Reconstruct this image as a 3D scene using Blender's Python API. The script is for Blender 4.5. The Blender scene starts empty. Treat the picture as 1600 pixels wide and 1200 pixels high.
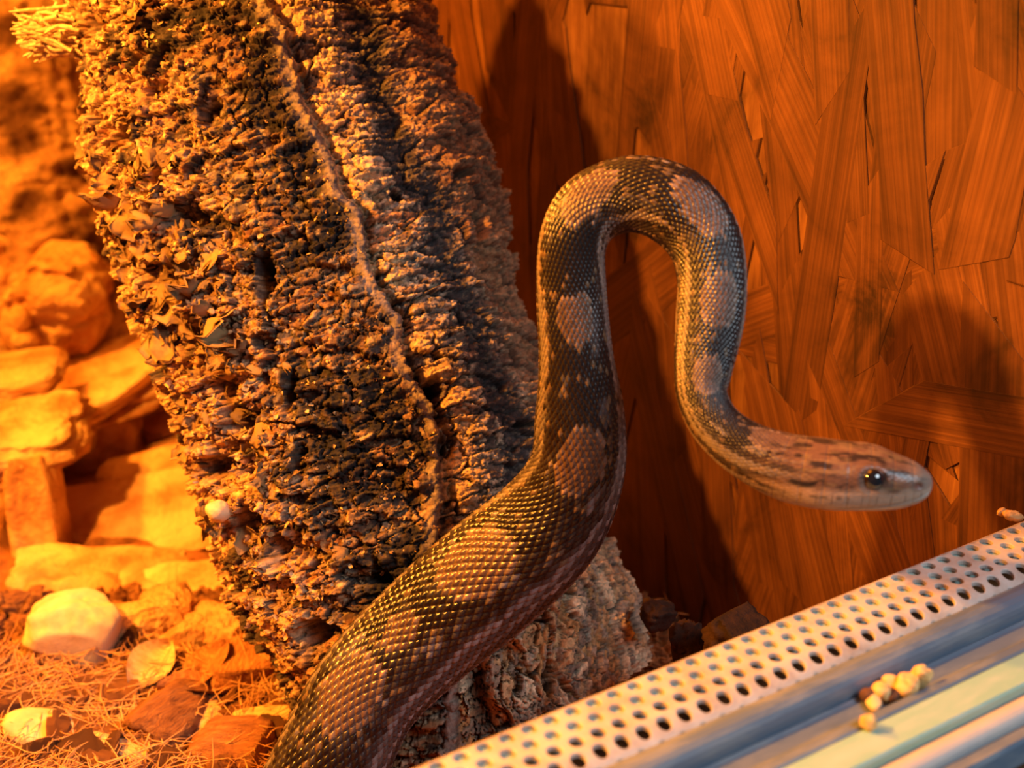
import bpy, math, random
import numpy as np
from mathutils import Vector, Matrix

random.seed(7)
rng = np.random.default_rng(11)
sc = bpy.context.scene
COL = sc.collection

# ------------------------------------------------------------------ camera
F = 2200.0
PITCH, YAW = math.radians(22), math.radians(34)
CAM = np.array([0.0, 0.0, 0.40])
HD = np.array([math.sin(YAW), math.cos(YAW), 0.0])
RT = np.array([math.cos(YAW), -math.sin(YAW), 0.0])
FW = HD * math.cos(PITCH) + np.array([0, 0, -math.sin(PITCH)])
UP = HD * math.sin(PITCH) + np.array([0, 0, math.cos(PITCH)])
cam_d = bpy.data.cameras.new('camera')
cam_d.sensor_width = 36.0
cam_d.lens = F / 1600.0 * 36.0
cam_d.clip_start = 0.01
cam_d.dof.use_dof = True
cam_d.dof.focus_distance = 0.565
cam_d.dof.aperture_fstop = 9.0
cam = bpy.data.objects.new('camera', cam_d)
COL.objects.link(cam)
cam.matrix_world = Matrix(((RT[0], UP[0], -FW[0], CAM[0]), (RT[1], UP[1], -FW[1], CAM[1]),
                           (RT[2], UP[2], -FW[2], CAM[2]), (0, 0, 0, 1)))
sc.camera = cam

# ------------------------------------------------------------------ world, lights, exposure
sc.view_settings.view_transform = 'Standard'
sc.view_settings.look = 'None'
sc.view_settings.exposure = 0.0
sc.view_settings.gamma = 1.0
sc.view_settings.use_curve_mapping = False
world = bpy.data.worlds.new('room_daylight')
sc.world = world
world.use_nodes = True
world.node_tree.nodes['Background'].inputs[0].default_value = (0.62, 0.72, 0.9, 1)
world.node_tree.nodes['Background'].inputs[1].default_value = 0.08


def lamp(name, kind, loc, target, energy, color, **kw):
    d = bpy.data.lights.new(name, kind)
    d.energy = energy
    d.color = color
    for k, v in kw.items():
        setattr(d, k, v)
    o = bpy.data.objects.new(name, d)
    COL.objects.link(o)
    o.location = loc
    o.rotation_euler = (Vector(target) - Vector(loc)).to_track_quat('-Z', 'Y').to_euler()
    return o


lamp('heat_lamp', 'SPOT', (-0.10, 0.88, 0.64), (0.05, 0.70, 0.0), 50.0, (1.0, 0.30, 0.018),
     shadow_soft_size=0.02, spot_size=math.radians(150), spot_blend=0.5)
lamp('cork_fill_spot', 'SPOT', (-0.17, 0.53, 0.56), (0.20, 0.50, 0.17), 50.0, (1.0, 0.35, 0.035),  # added amber spot, brightens the front of the cork
     shadow_soft_size=0.018, spot_size=math.radians(70), spot_blend=0.6)
lamp('window_daylight', 'AREA', (0.56, -0.58, 1.05), (0.30, 0.42, 0.15), 11.5, (0.78, 0.9, 1.0),
     shape='RECTANGLE', size=0.6, size_y=0.5)
lamp('amber_fill_light', 'AREA', (0.22, 0.62, 0.72), (0.25, 0.55, 0.0), 2.5, (1.0, 0.24, 0.012),  # added soft amber fill for the shadowed part of the right wall
     shape='RECTANGLE', size=0.28, size_y=0.4)


# ------------------------------------------------------------------ helpers
def ray(x, y):
    return FW + RT * ((x - 800) / F) + UP * ((600 - y) / F)


def at(x, y, t):
    """point at forward distance t (metres) on the sight line of a reference pixel"""
    return CAM + ray(x, y) * t


def on_z(x, y, z):
    d = ray(x, y)
    return CAM + d * ((z - CAM[2]) / d[2])


def px_of(P):
    Q = P - CAM
    t = Q @ FW
    return 800 + F * (Q @ RT) / t, 600 - F * (Q @ UP) / t, t


def tag(o, label=None, cat=None, group=None, kind=None):
    if label: o['label'] = label
    if cat: o['category'] = cat
    if group: o['group'] = group
    if kind: o['kind'] = kind
    return o


def link(name, me, mat=None, parent=None):
    o = bpy.data.objects.new(name, me)
    COL.objects.link(o)
    if mat is not None and me is not None and not me.materials:
        me.materials.append(mat)
    if parent is not None:
        o.parent = parent
    return o


def empty(name, loc=(0, 0, 0), **kw):
    o = bpy.data.objects.new(name, None)
    COL.objects.link(o)
    o.location = loc
    o.empty_display_size = 0.02
    return tag(o, **kw)


def np_mesh(name, V, Fq, smooth=True, color=None):
    """quads (n,4) or list of polygons"""
    me = bpy.data.meshes.new(name)
    V = np.asarray(V, dtype=np.float32)
    if isinstance(Fq, np.ndarray):
        n, k = Fq.shape
        me.vertices.add(len(V))
        me.vertices.foreach_set('co', V.ravel())
        me.loops.add(n * k)
        me.loops.foreach_set('vertex_index', Fq.astype(np.int32).ravel())
        me.polygons.add(n)
        me.polygons.foreach_set('loop_start', np.arange(0, n * k, k, dtype=np.int32))
        me.update(calc_edges=True)
    else:
        me.from_pydata([tuple(map(float, v)) for v in V], [], Fq)
        me.update()
    me.polygons.foreach_set('use_smooth', np.full(len(me.polygons), smooth, dtype=bool))
    if color is not None:
        a = me.color_attributes.new('Col', 'FLOAT_COLOR', 'POINT')
        c = np.ones((len(V), 4), dtype=np.float32)
        c[:, :3] = np.clip(color, 0, 1)
        a.data.foreach_set('color', c.ravel())
    me.validate()
    return me


def grid_faces(nu, nv, wrap_v=False, off=0):
    i = np.arange(nu - 1)[:, None]
    j = np.arange(nv if wrap_v else nv - 1)[None, :]
    j2 = (j + 1) % nv
    a = i * nv + j; b = i * nv + j2; c = (i + 1) * nv + j2; d = (i + 1) * nv + j
    return np.stack([a, b, c, d], -1).reshape(-1, 4) + off


_T = rng.random((64, 64, 64), dtype=np.float32) * 2 - 1


def vnoise(x, y, z):
    xi = np.floor(x).astype(np.int32); yi = np.floor(y).astype(np.int32); zi = np.floor(z).astype(np.int32)
    fx = (x - xi).astype(np.float32); fy = (y - yi).astype(np.float32); fz = (z - zi).astype(np.float32)
    fx = fx * fx * (3 - 2 * fx); fy = fy * fy * (3 - 2 * fy); fz = fz * fz * (3 - 2 * fz)
    x0 = xi & 63; x1 = (xi + 1) & 63; y0 = yi & 63; y1 = (yi + 1) & 63; z0 = zi & 63; z1 = (zi + 1) & 63
    a = _T[x0, y0, z0] * (1 - fx) + _T[x1, y0, z0] * fx
    b = _T[x0, y1, z0] * (1 - fx) + _T[x1, y1, z0] * fx
    c = _T[x0, y0, z1] * (1 - fx) + _T[x1, y0, z1] * fx
    d = _T[x0, y1, z1] * (1 - fx) + _T[x1, y1, z1] * fx
    return (a * (1 - fy) + b * fy) * (1 - fz) + (c * (1 - fy) + d * fy) * fz


def fbm(x, y, z, n=4, ridged=False):
    s = 0.0; amp = 1.0; tot = 0.0
    for k in range(n):
        f = 2.03 ** k
        v = vnoise(x * f + 17.3 * k, y * f + 9.1 * k, z * f + 3.7 * k)
        if ridged: v = 1 - 2 * np.abs(v)
        s = s + v * amp; tot += amp; amp *= 0.5
    return s / tot


def worley(x, y, seed=0):
    xi = np.floor(x).astype(np.int32); yi = np.floor(y).astype(np.int32)
    f1 = np.full(x.shape, 9.0, np.float32); f2 = f1.copy(); idr = np.zeros(x.shape, np.float32); id2 = idr.copy()
    for dx in (-1, 0, 1):
        for dy in (-1, 0, 1):
            cx = xi + dx; cy = yi + dy
            jx = _T[cx & 63, cy & 63, seed & 63] * .45 + .5; jy = _T[cx & 63, cy & 63, (seed + 9) & 63] * .45 + .5
            d = np.hypot(cx + jx - x, cy + jy - y).astype(np.float32)
            r = _T[cx & 63, cy & 63, (seed + 17) & 63]; r2 = _T[cx & 63, cy & 63, (seed + 23) & 63]
            m = d < f1
            f2 = np.where(m, f1, np.minimum(f2, d)); idr = np.where(m, r, idr); id2 = np.where(m, r2, id2); f1 = np.where(m, d, f1)
    return f1, f2 - f1, idr, id2


def sstep(a, b, x):
    t = np.clip((x - a) / (b - a), 0, 1)
    return t * t * (3 - 2 * t)


def lerp(a, b, t):
    return a + (b - a) * t


def mixc(c1, c2, t):
    return c1 + (np.asarray(c2, dtype=np.float32) - c1) * np.asarray(t)[..., None]


# ------------------------------------------------------------------ materials
def new_mat(name, rough=0.8, spec=0.3):
    m = bpy.data.materials.new(name)
    m.use_nodes = True
    b = m.node_tree.nodes['Principled BSDF']
    b.inputs['Roughness'].default_value = rough
    b.inputs['Specular IOR Level'].default_value = spec
    return m, m.node_tree, b


def coords(nt, scale=(1, 1, 1), kind='Object'):
    tc = nt.nodes.new('ShaderNodeTexCoord')
    mp = nt.nodes.new('ShaderNodeMapping')
    mp.inputs['Scale'].default_value = scale
    nt.links.new(tc.outputs[kind], mp.inputs['Vector'])
    return mp.outputs['Vector']


def noise_node(nt, vec, scale, detail=4, rough=0.6, dist=0.0):
    n = nt.nodes.new('ShaderNodeTexNoise')
    n.inputs['Scale'].default_value = scale
    n.inputs['Detail'].default_value = detail
    n.inputs['Roughness'].default_value = rough
    n.inputs['Distortion'].default_value = dist
    nt.links.new(vec, n.inputs['Vector'])
    return n.outputs['Fac']


def ramp(nt, fac, stops):
    r = nt.nodes.new('ShaderNodeValToRGB')
    el = r.color_ramp.elements
    while len(el) < len(stops): el.new(0.5)
    for e, (p, c) in zip(el, stops):
        e.position = p
        e.color = (*c, 1)
    nt.links.new(fac, r.inputs['Fac'])
    return r.outputs['Color']


def mix(nt, a, b, fac, mode='MIX'):
    n = nt.nodes.new('ShaderNodeMix')
    n.data_type = 'RGBA'
    n.blend_type = mode
    for sock, v in ((n.inputs[0], fac), (n.inputs[6], a), (n.inputs[7], b)):
        if isinstance(v, (int, float)): sock.default_value = v
        elif isinstance(v, tuple): sock.default_value = (*v, 1)
        else: nt.links.new(v, sock)
    return n.outputs[2]


def bump(nt, bsdf, fac, dist, strength=1.0):
    b = nt.nodes.new('ShaderNodeBump')
    b.inputs['Distance'].default_value = dist
    b.inputs['Strength'].default_value = strength
    nt.links.new(fac, b.inputs['Height'])
    nt.links.new(b.outputs['Normal'], bsdf.inputs['Normal'])


def mat_noise(name, stops, scale=30, stretch=(1, 1, 1), rough=0.85, bscale=None, bdist=0.0006, detail=6, spec=0.25, rnd=0.0):
    m, nt, b = new_mat(name, rough, spec)
    v = coords(nt, stretch)
    c = ramp(nt, noise_node(nt, v, scale, detail, 0.62, 0.2), stops)
    if rnd:
        oi = nt.nodes.new('ShaderNodeObjectInfo')
        r = ramp(nt, oi.outputs['Random'], [(0, (1 - rnd,) * 3), (0.5, (1, 0.95, 0.9)), (1, (1 + rnd * 0.5, 1 + rnd * 0.4, 1))])
        c = mix(nt, c, r, 1.0, 'MULTIPLY')
    nt.links.new(c, b.inputs['Base Color'])
    bump(nt, b, noise_node(nt, v, bscale or scale * 3, 5, 0.65), bdist)
    return m


def mat_attr(name, rough=0.85, spec=0.25, nscale=400, lo=0.6, hi=1.35, bdist=0.0004, bscale=700):
    m, nt, b = new_mat(name, rough, spec)
    a = nt.nodes.new('ShaderNodeVertexColor'); a.layer_name = 'Col'
    v = coords(nt)
    r = ramp(nt, noise_node(nt, v, nscale, 5, 0.7), [(0.3, (lo,) * 3), (0.7, (hi,) * 3)])
    nt.links.new(mix(nt, a.outputs['Color'], r, 1.0, 'MULTIPLY'), b.inputs['Base Color'])
    if bdist: bump(nt, b, noise_node(nt, v, bscale, 5, 0.7), bdist)
    return m


M_CORK = mat_attr('cork_bark', lo=0.45, hi=1.3)
M_SNAKE = mat_attr('snake_skin', rough=0.31, spec=0.36, nscale=900, lo=0.85, hi=1.15, bdist=0.0)
_b = M_SNAKE.node_tree.nodes['Principled BSDF']
_b.inputs['Coat Weight'].default_value = 0.22
_b.inputs['Coat Roughness'].default_value = 0.22
_b.inputs['Coat Tint'].default_value = (0.8, 0.88, 1.0, 1)
M_LICHEN = mat_noise('lichen', [(0.25, (0.22, 0.10, 0.04)), (0.42, (0.5, 0.28, 0.12)), (0.58, (0.7, 0.48, 0.24)), (0.8, (0.84, 0.7, 0.42))], 160, rnd=0.3, bscale=600)
M_ROCK = mat_noise('sandstone', [(0.28, (0.16, 0.06, 0.022)), (0.42, (0.5, 0.25, 0.1)), (0.56, (0.72, 0.48, 0.25)), (0.8, (0.84, 0.66, 0.4))], 24, rnd=0.12, bscale=110, bdist=0.004)
M_PALE = mat_noise('pale_stone', [(0.3, (0.5, 0.32, 0.17)), (0.5, (0.68, 0.5, 0.3)), (0.8, (0.78, 0.62, 0.42))], 40, bscale=120, bdist=0.0006)
M_CHIP = mat_noise('bark_mulch', [(0.25, (0.16, 0.055, 0.025)), (0.5, (0.42, 0.18, 0.07)), (0.75, (0.6, 0.33, 0.14))], 60, (1, 4, 4), rnd=0.5, bscale=160, bdist=0.003)
M_WOODCHIP = mat_noise('split_wood', [(0.25, (0.45, 0.22, 0.08)), (0.5, (0.7, 0.45, 0.2)), (0.8, (0.82, 0.62, 0.34))], 60, (1, 6, 6), bscale=160, bdist=0.0008)
M_FIBRE = mat_noise('coconut_fibre', [(0.3, (0.4, 0.17, 0.06)), (0.7, (0.72, 0.42, 0.18))], 50)
M_SOIL = mat_noise('coir_soil', [(0.3, (0.12, 0.045, 0.02)), (0.6, (0.35, 0.14, 0.05)), (0.8, (0.5, 0.25, 0.1))], 90, bscale=260, bdist=0.003)


def mat_wood(name, dark, mid, light, rnd=True, gs=420, bs=28):
    m, nt, b = new_mat(name, 0.55, 0.35)
    v = coords(nt, (9, 1, 1.0))
    v2 = coords(nt, (4.5, 4.5, 0.35))
    g = noise_node(nt, coords(nt, (1, 1, 0.06)), gs, 4, 0.6, 0.15)
    c = ramp(nt, g, [(0.3, dark), (0.5, mid), (0.72, light)])
    big = ramp(nt, noise_node(nt, coords(nt, (1, 1, 0.35)), bs, 4, 0.6), [(0.32, (0.45, 0.4, 0.36)), (0.55, (1, 1, 1)), (0.8, (1.15, 1.1, 1.0))])
    c = mix(nt, c, big, 1.0, 'MULTIPLY')
    if rnd:
        oi = nt.nodes.new('ShaderNodeObjectInfo')
        r = ramp(nt, oi.outputs['Random'], [(0, (0.5, 0.42, 0.38)), (0.1, (0.8, 0.74, 0.7)), (0.5, (1, 0.95, 0.9)), (1, (1.18, 1.15, 1.1))])
        c = mix(nt, c, r, 1.0, 'MULTIPLY')
    ge = nt.nodes.new('ShaderNodeNewGeometry')
    st = ramp(nt, noise_node(nt, ge.outputs['Position'], 17, 5, 0.65, .6), [(0.3, (0.2, 0.17, 0.15)), (0.43, (0.75, .68, .62)), (0.6, (1.05, 1, .95)), (0.75, (1.3, 1.3, 1.2))])
    c = mix(nt, c, st, 1.0, 'MULTIPLY')
    nt.links.new(c, b.inputs['Base Color'])
    bump(nt, b, g, 0.0002)
    return m


M_STRAND = mat_wood('wood_strand', (0.075, 0.030, 0.011), (0.125, 0.052, 0.018), (0.165, 0.072, 0.026), gs=16, bs=2.2)
M_BOARD = mat_wood('wood_board', (0.12, 0.052, 0.02), (0.18, 0.08, 0.03), (0.24, 0.12, 0.045), rnd=False)

# ------------------------------------------------------------------ setting
def box_mesh(name, x0, x1, y0, y1, z0, z1):
    V = [(x, y, z) for x in (x0, x1) for y in (y0, y1) for z in (z0, z1)]
    Fc = [(0, 1, 3, 2), (4, 6, 7, 5), (0, 4, 5, 1), (2, 3, 7, 6), (0, 2, 6, 4), (1, 5, 7, 3)]
    return np_mesh(name, V, Fc, smooth=False)


def struct(name, me, mat, parent=None):
    o = link(name, me, mat, parent)
    o['kind'] = 'structure'
    return o


WX, Y0, YB, XL, TOP = 0.437, 0.289, 1.08, -0.42, 0.74
struct('floor', box_mesh('floor', XL - .02, WX + .02, 0.20, YB + .02, -0.04, -0.02), M_BOARD)
wall = struct('wall_right', box_mesh('wall_right', WX, WX + .016, 0.19, YB + .02, -0.02, TOP), M_BOARD)
struct('wall_back', box_mesh('wall_back', XL - .02, WX, YB, YB + .016, -0.02, TOP), M_BOARD)
struct('wall_left', box_mesh('wall_left', XL - .016, XL, Y0, YB, -0.02, TOP), M_BOARD)
struct('ceiling', box_mesh('ceiling', XL - .016, WX + .016, Y0, YB + .016, TOP, TOP + .016), M_BOARD)

struct('shade_board_1', box_mesh('shade_board_1', XL, WX - .001, Y0 - .006, Y0 + .008, 0.45, TOP - .0005), M_BOARD)  # unseen board over the opening, added to keep daylight off the rocks

# strands pressed into the board on the right
strand_meshes = []
for k in range(8):
    w = 0.5; l = 0.5
    pts = []
    n = 5
    for i in range(n): pts.append((w * (0.9 + 0.2 * random.random()) * (-1), -l + 2 * l * i / (n - 1)))
    for i in range(n): pts.append((w * (0.9 + 0.2 * random.random()), l - 2 * l * i / (n - 1) + random.uniform(-.05, .05)))
    pts[0] = (pts[0][0], pts[0][1] + random.uniform(-.3, .3)); pts[n - 1] = (pts[n - 1][0], pts[n - 1][1] + random.uniform(-.3, .3))
    N = len(pts)
    V = [(0.0, a, b) for a, b in pts] + [(-1.0, a * .96, b * .985) for a, b in pts]
    Fc = [tuple(range(N, 2 * N))[::-1]] + [(i, (i + 1) % N, N + (i + 1) % N, N + i) for i in range(N)]
    me = np_mesh('wood_strand', V, Fc, smooth=False)
    me.materials.append(M_STRAND)
    strand_meshes.append(me)
rs = random.Random(4)
for i in range(295):
    y = rs.uniform(0.22, 0.86); z = rs.uniform(0.0, 0.60)
    if i < 80: y = rs.uniform(.22, .5)
    o = link('wood_strand', strand_meshes[i % 8], None, wall)
    o.location = (WX + 0.0001 - 0.0000022 * i, y, z)
    w = rs.uniform(0.012, 0.034); l = rs.uniform(0.06, 0.20)
    r = rs.gauss(0.0, 0.22) if rs.random() < 0.92 else rs.uniform(0.9, 2.0)
    r = r - 0.14
    o.scale = (.0008, w, l)
    o.rotation_euler = (r, rs.uniform(-.001, .001), 0)

# ------------------------------------------------------------------ front: panel, vent strip, runner
RZ = 0.15   # height of the strip
H = CAM[2] - RZ
YS1, YS0 = 1.157 * H, 1.043 * H     # back and front line of the strip
XA, XB = 0.02, WX - .0015
front = struct('wall_front', box_mesh('wall_front', XL, XB, 0.206, 0.2885, -0.02, 0.1385), M_BOARD)

# plate height along its width: flat, rolled down at both long edges
def plate_z(y):
    f = np.clip((YS0 + .009 - y) / .009, 0, 1.25)
    bk = np.clip((y - (YS1 - .0025)) / .0025, 0, 1)
    return RZ - 0.0042 * f ** 2 - 0.0012 * bk ** 2


pitch = 0.0317 * H; rowp = 0.0254 * H; hr = pitch * 0.30
V = []; Fq = []
rows = 5
yr0 = YS1 - 0.0043
K = 16
def add_q(a, b, c, d): Fq.append((a, b, c, d))
for r in range(rows):
    yc = yr0 - rowp * r
    off = (r % 2) * 0.5 * pitch
    n = int((XB - XA) / pitch)
    for c in range(n):
        xc = XA + pitch * (c + .5) + off
        base = len(V)
        for ring in range(4):
            for k in range(K):
                a = 2 * math.pi * k / K
                ca, sa = math.cos(a), math.sin(a)
                if ring == 0:
                    m = max(abs(ca), abs(sa))
                    x = xc + ca / m * pitch / 2; y = yc + sa / m * rowp / 2; dz = 0
                elif ring == 1:
                    x = xc + ca * hr * 1.12; y = yc + sa * hr * 1.12; dz = 0
                elif ring == 2:
                    x = xc + ca * hr; y = yc + sa * hr; dz = -0.0002
                else:
                    x = xc + ca * hr; y = yc + sa * hr; dz = -0.0016
                V.append((x, y, float(plate_z(y)) + dz))
        for ring in range(3):
            for k in range(K):
                k2 = (k + 1) % K
                add_q(base + ring * K + k, base + ring * K + k2, base + ring * K + K + k2, base + ring * K + K + k)
# solid borders
def strip_band(ys):
    b0 = len(V)
    for y in ys:
        for x in (XA, XB): V.append((x, y, float(plate_z(y))))
    for i in range(len(ys) - 1): add_q(b0 + 2 * i, b0 + 2 * i + 1, b0 + 2 * i + 3, b0 + 2 * i + 2)
strip_band([YS1, YS1 - .0006, YS1 - .0012, YS1 - .0018, yr0 + rowp / 2])
yl = yr0 - rowp * (rows - 1) - rowp / 2
strip_band([yl, yl - .0007, yl - .0014, yl - .002])
b0 = len(V)
V += [(XA, YS1, RZ - .0012), (XB, YS1, RZ - .0012), (XB, YS1, RZ - .0095), (XA, YS1, RZ - .0095)]
add_q(b0, b0 + 1, b0 + 2, b0 + 3)
m, nt, b = new_mat('painted_vent_metal', 0.38, 0.5)
v = coords(nt)
c = ramp(nt, noise_node(nt, v, 60, 5, .7), [(0.3, (0.36, 0.28, 0.23)), (0.55, (0.5, 0.45, 0.41)), (0.8, (0.58, 0.55, 0.52))])
nt.links.new(c, b.inputs['Base Color']); bump(nt, b, noise_node(nt, v, 900, 3), .0001)
M_VENT = m
vent = empty('vent_strip', (0.3, .27, 0.1385), label='cream perforated metal vent strip running along the front edge of the enclosure', cat='vent strip')
o = link('perforated_plate', np_mesh('perforated_plate', V, np.array(Fq), smooth=False), M_VENT, vent)
o.matrix_parent_inverse = Matrix.Translation(-vent.location)
m, nt, b = new_mat('green_grey_plastic', 0.4, 0.5)
b.inputs['Base Color'].default_value = (0.30, 0.42, 0.38, 1)
M_GREENP = m
o = link('backing_strip', box_mesh('backing_strip', XA, XB, YS1 - .0125, YS1 - .0008, RZ - .006, RZ - .0019), M_GREENP, vent)
o.matrix_parent_inverse = Matrix.Translation(-vent.location)
o['label'] = 'pale green strip showing through the rear rows of holes'

def extrude_profile(name, pts, mat, parent=None, x0=XA, x1=XB, smooth=True, nx=2):
    n = len(pts)
    V = [(x0 + (x1 - x0) * i / (nx - 1), y, z) for i in range(nx) for y, z in pts]
    Fc = [(i * n + j, i * n + (j + 1) % n, (i + 1) * n + (j + 1) % n, (i + 1) * n + j) for i in range(nx - 1) for j in range(n)]
    Fc += [tuple(range(n)), tuple(range((nx - 1) * n, nx * n))[::-1]]
    o = link(name, np_mesh(name, V, Fc, smooth=False), mat, parent)
    return o


def mat_plastic(name, col, dust):
    m, nt, b = new_mat(name, 0.36, 0.5)
    f = noise_node(nt, coords(nt, (0.25, 1, 1)), 130, 6, 0.7, .3)
    c = ramp(nt, f, [(0.45, col), (0.72, dust)])
    nt.links.new(c, b.inputs['Base Color'])
    nt.links.new(ramp(nt, f, [(0.4, (.3,) * 3), (0.7, (.7,) * 3)]), b.inputs['Roughness'])
    return m


M_PLAS = mat_plastic('grey_plastic', (0.12, 0.16, 0.22), (0.22, 0.24, 0.26))
M_PLAS2 = mat_plastic('light_grey_plastic', (0.42, 0.42, 0.42), (0.55, 0.5, 0.44))
M_GLASSY = mat_plastic('pale_green_plastic', (0.26, 0.46, 0.40), (0.38, 0.5, 0.46))
track = empty('door_track', (0.3, .23, 0.1385), label='grey plastic sliding door runner with lengthwise grooves in front of the vent strip', cat='track')
def tpart(name, pts, mat, lab=None):
    o = extrude_profile(name, pts, mat, track)
    o.matrix_parent_inverse = Matrix.Translation(-track.location)
    if lab: o['label'] = lab
def arc(yc, zc, ry, rz, n=9):
    return [(yc + ry * math.cos(math.pi * i / (n - 1)), zc + rz * math.sin(math.pi * i / (n - 1))) for i in range(n)]
ya = YS0 + .0005
ZB = 0.1386
tpart('rear_fin', [(ya, ZB)] + arc(ya - .0052, RZ - .005, .0052, .0045) + [(ya - .0104, ZB)], M_PLAS)
tpart('rear_channel', [(ya - .0104, ZB), (ya - .0104, RZ - .0085), (ya - .0118, RZ - .0075), (ya - .0125, RZ - .0085), (ya - .018, RZ - .009), (ya - .0225, RZ - .0085), (ya - .0228, ZB)], M_PLAS)
tpart('middle_fin', [(ya - .0228, ZB), (ya - .0228, RZ - .005), (ya - .0236, RZ - .0043), (ya - .0262, RZ - .0043), (ya - .027, RZ - .005), (ya - .027, ZB)], M_PLAS)
tpart('front_channel', [(ya - .027, ZB), (ya - .027, RZ - .0052), (ya - .0278, RZ - .0046), (ya - .0385, RZ - .0046), (ya - .0392, RZ - .0054), (ya - .0392, ZB)], M_GLASSY, 'pale green channel of the runner')
tpart('groove', [(ya - .0392, ZB), (ya - .0392, RZ - .0085), (ya - .042, RZ - .0085), (ya - .042, ZB)], M_PLAS)
tpart('front_fin', [(ya - .042, ZB)] + arc(ya - .0458, RZ - .0068, .0038, .0028) + [(ya - .0496, ZB)], M_PLAS2, 'light grey rounded front ridge')
tpart('front_lip', [(ya - .0496, ZB), (ya - .0496, RZ - .0085), (ya - .0515, RZ - .0072), (ya - .0548, RZ - .0072), (ya - .0556, RZ - .0085), (ya - .0556, 0.1335), (ya - .0546, 0.1335), (ya - .0546, ZB)], M_PLAS)


# ------------------------------------------------------------------ generic lumps
def blob_mesh(name, size, power=2.6, amp=0.12, freq=2.0, nu=28, nv=36, seed=0, ridged=False, strat=0.0, cuts=0):
    """rounded block with broken surface; size = half extents"""
    th = np.linspace(0, math.pi, nu)[:, None]; ph = np.linspace(0, 2 * math.pi, nv, endpoint=False)[None, :]
    d = np.stack([np.sin(th) * np.cos(ph), np.sin(th) * np.sin(ph), np.cos(th) + 0 * ph], -1)
    n = (np.abs(d) ** power).sum(-1) ** (1 / power)
    p = d / n[..., None]
    q = p * freq + seed * 7.7 + 31
    h = fbm(q[..., 0], q[..., 1], q[..., 2], 4, ridged)
    r = np.random.default_rng(seed + 5)
    p = p * (1 + amp * h)[..., None]
    for k in range(cuts):
        nn = r.normal(size=3); nn /= np.linalg.norm(nn)
        e = r.uniform(.62, .9)
        dd = p @ nn - e
        p = p - nn * np.maximum(dd, 0)[..., None] * .85
    if strat:
        lay = np.floor(p[..., 2] * 3.5 + h * 1.2)
        s = np.random.default_rng(seed).uniform(-strat, strat, 40)[(lay.astype(int)) % 40]
        p[..., :2] *= (1 + s)[..., None]
    p = p * np.array(size)
    return np_mesh(name, p.reshape(-1, 3), grid_faces(nu, nv, True))


def put(o, p, yaw=0.0, tilt=(0, 0)):
    o.location = p
    o.rotation_euler = (tilt[0], tilt[1], yaw)
    return o


# ------------------------------------------------------------------ cork bark
P_base, P_top = at(757, 1120, 0.655), at(336, -120, 0.685)
AX = P_top - P_base; LEN = float(np.linalg.norm(AX)); AX = AX / LEN


def axis_frame(C, T):
    Vv = CAM - C
    Vv = Vv / np.linalg.norm(Vv, axis=-1, keepdims=True)
    N = Vv - (Vv * T).sum(-1, keepdims=True) * T
    N /= np.linalg.norm(N, axis=-1, keepdims=True)
    return N, np.cross(T, N)


def poly_x(pts, y):
    pts = sorted(pts, key=lambda p: p[1])
    return np.interp(y, [p[1] for p in pts], [p[0] for p in pts])


# deep pockets and holes in the bark: across, along, half sizes, depth
HOLES = [(285, 335, 42, 34, 1), (262, 430, 45, 50, .8), (345, 600, 26, 45, 1), (360, 655, 30, 38, 1), (412, 425, 17, 55, 1), (188, 215, 20, 26, 1),
         (330, 730, 36, 26, 1), (390, 820, 30, 34, 1), (245, 560, 22, 24, .8), (500, 985, 42, 26, 1), (300, 520, 30, 40, .7), (440, 860, 18, 40, .8), (330, 180, 26, 36, .6),
         (395, 700, 22, 40, .8), (450, 610, 14, 44, .7), (470, 720, 16, 30, .6), (626, 300, 15, 11, 1), (752, 350, 13, 30, 1), (724, 268, 18, 10, .9), (676, 610, 16, 24, 1), (690, 700, 16, 34, .8),
         (590, 905, 44, 14, .7), (150, 40, 20, 26, .8), (240, 140, 26, 20, .6), (700, 130, 14, 8, .8), (830, 660, 26, 8, 1)]


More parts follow.
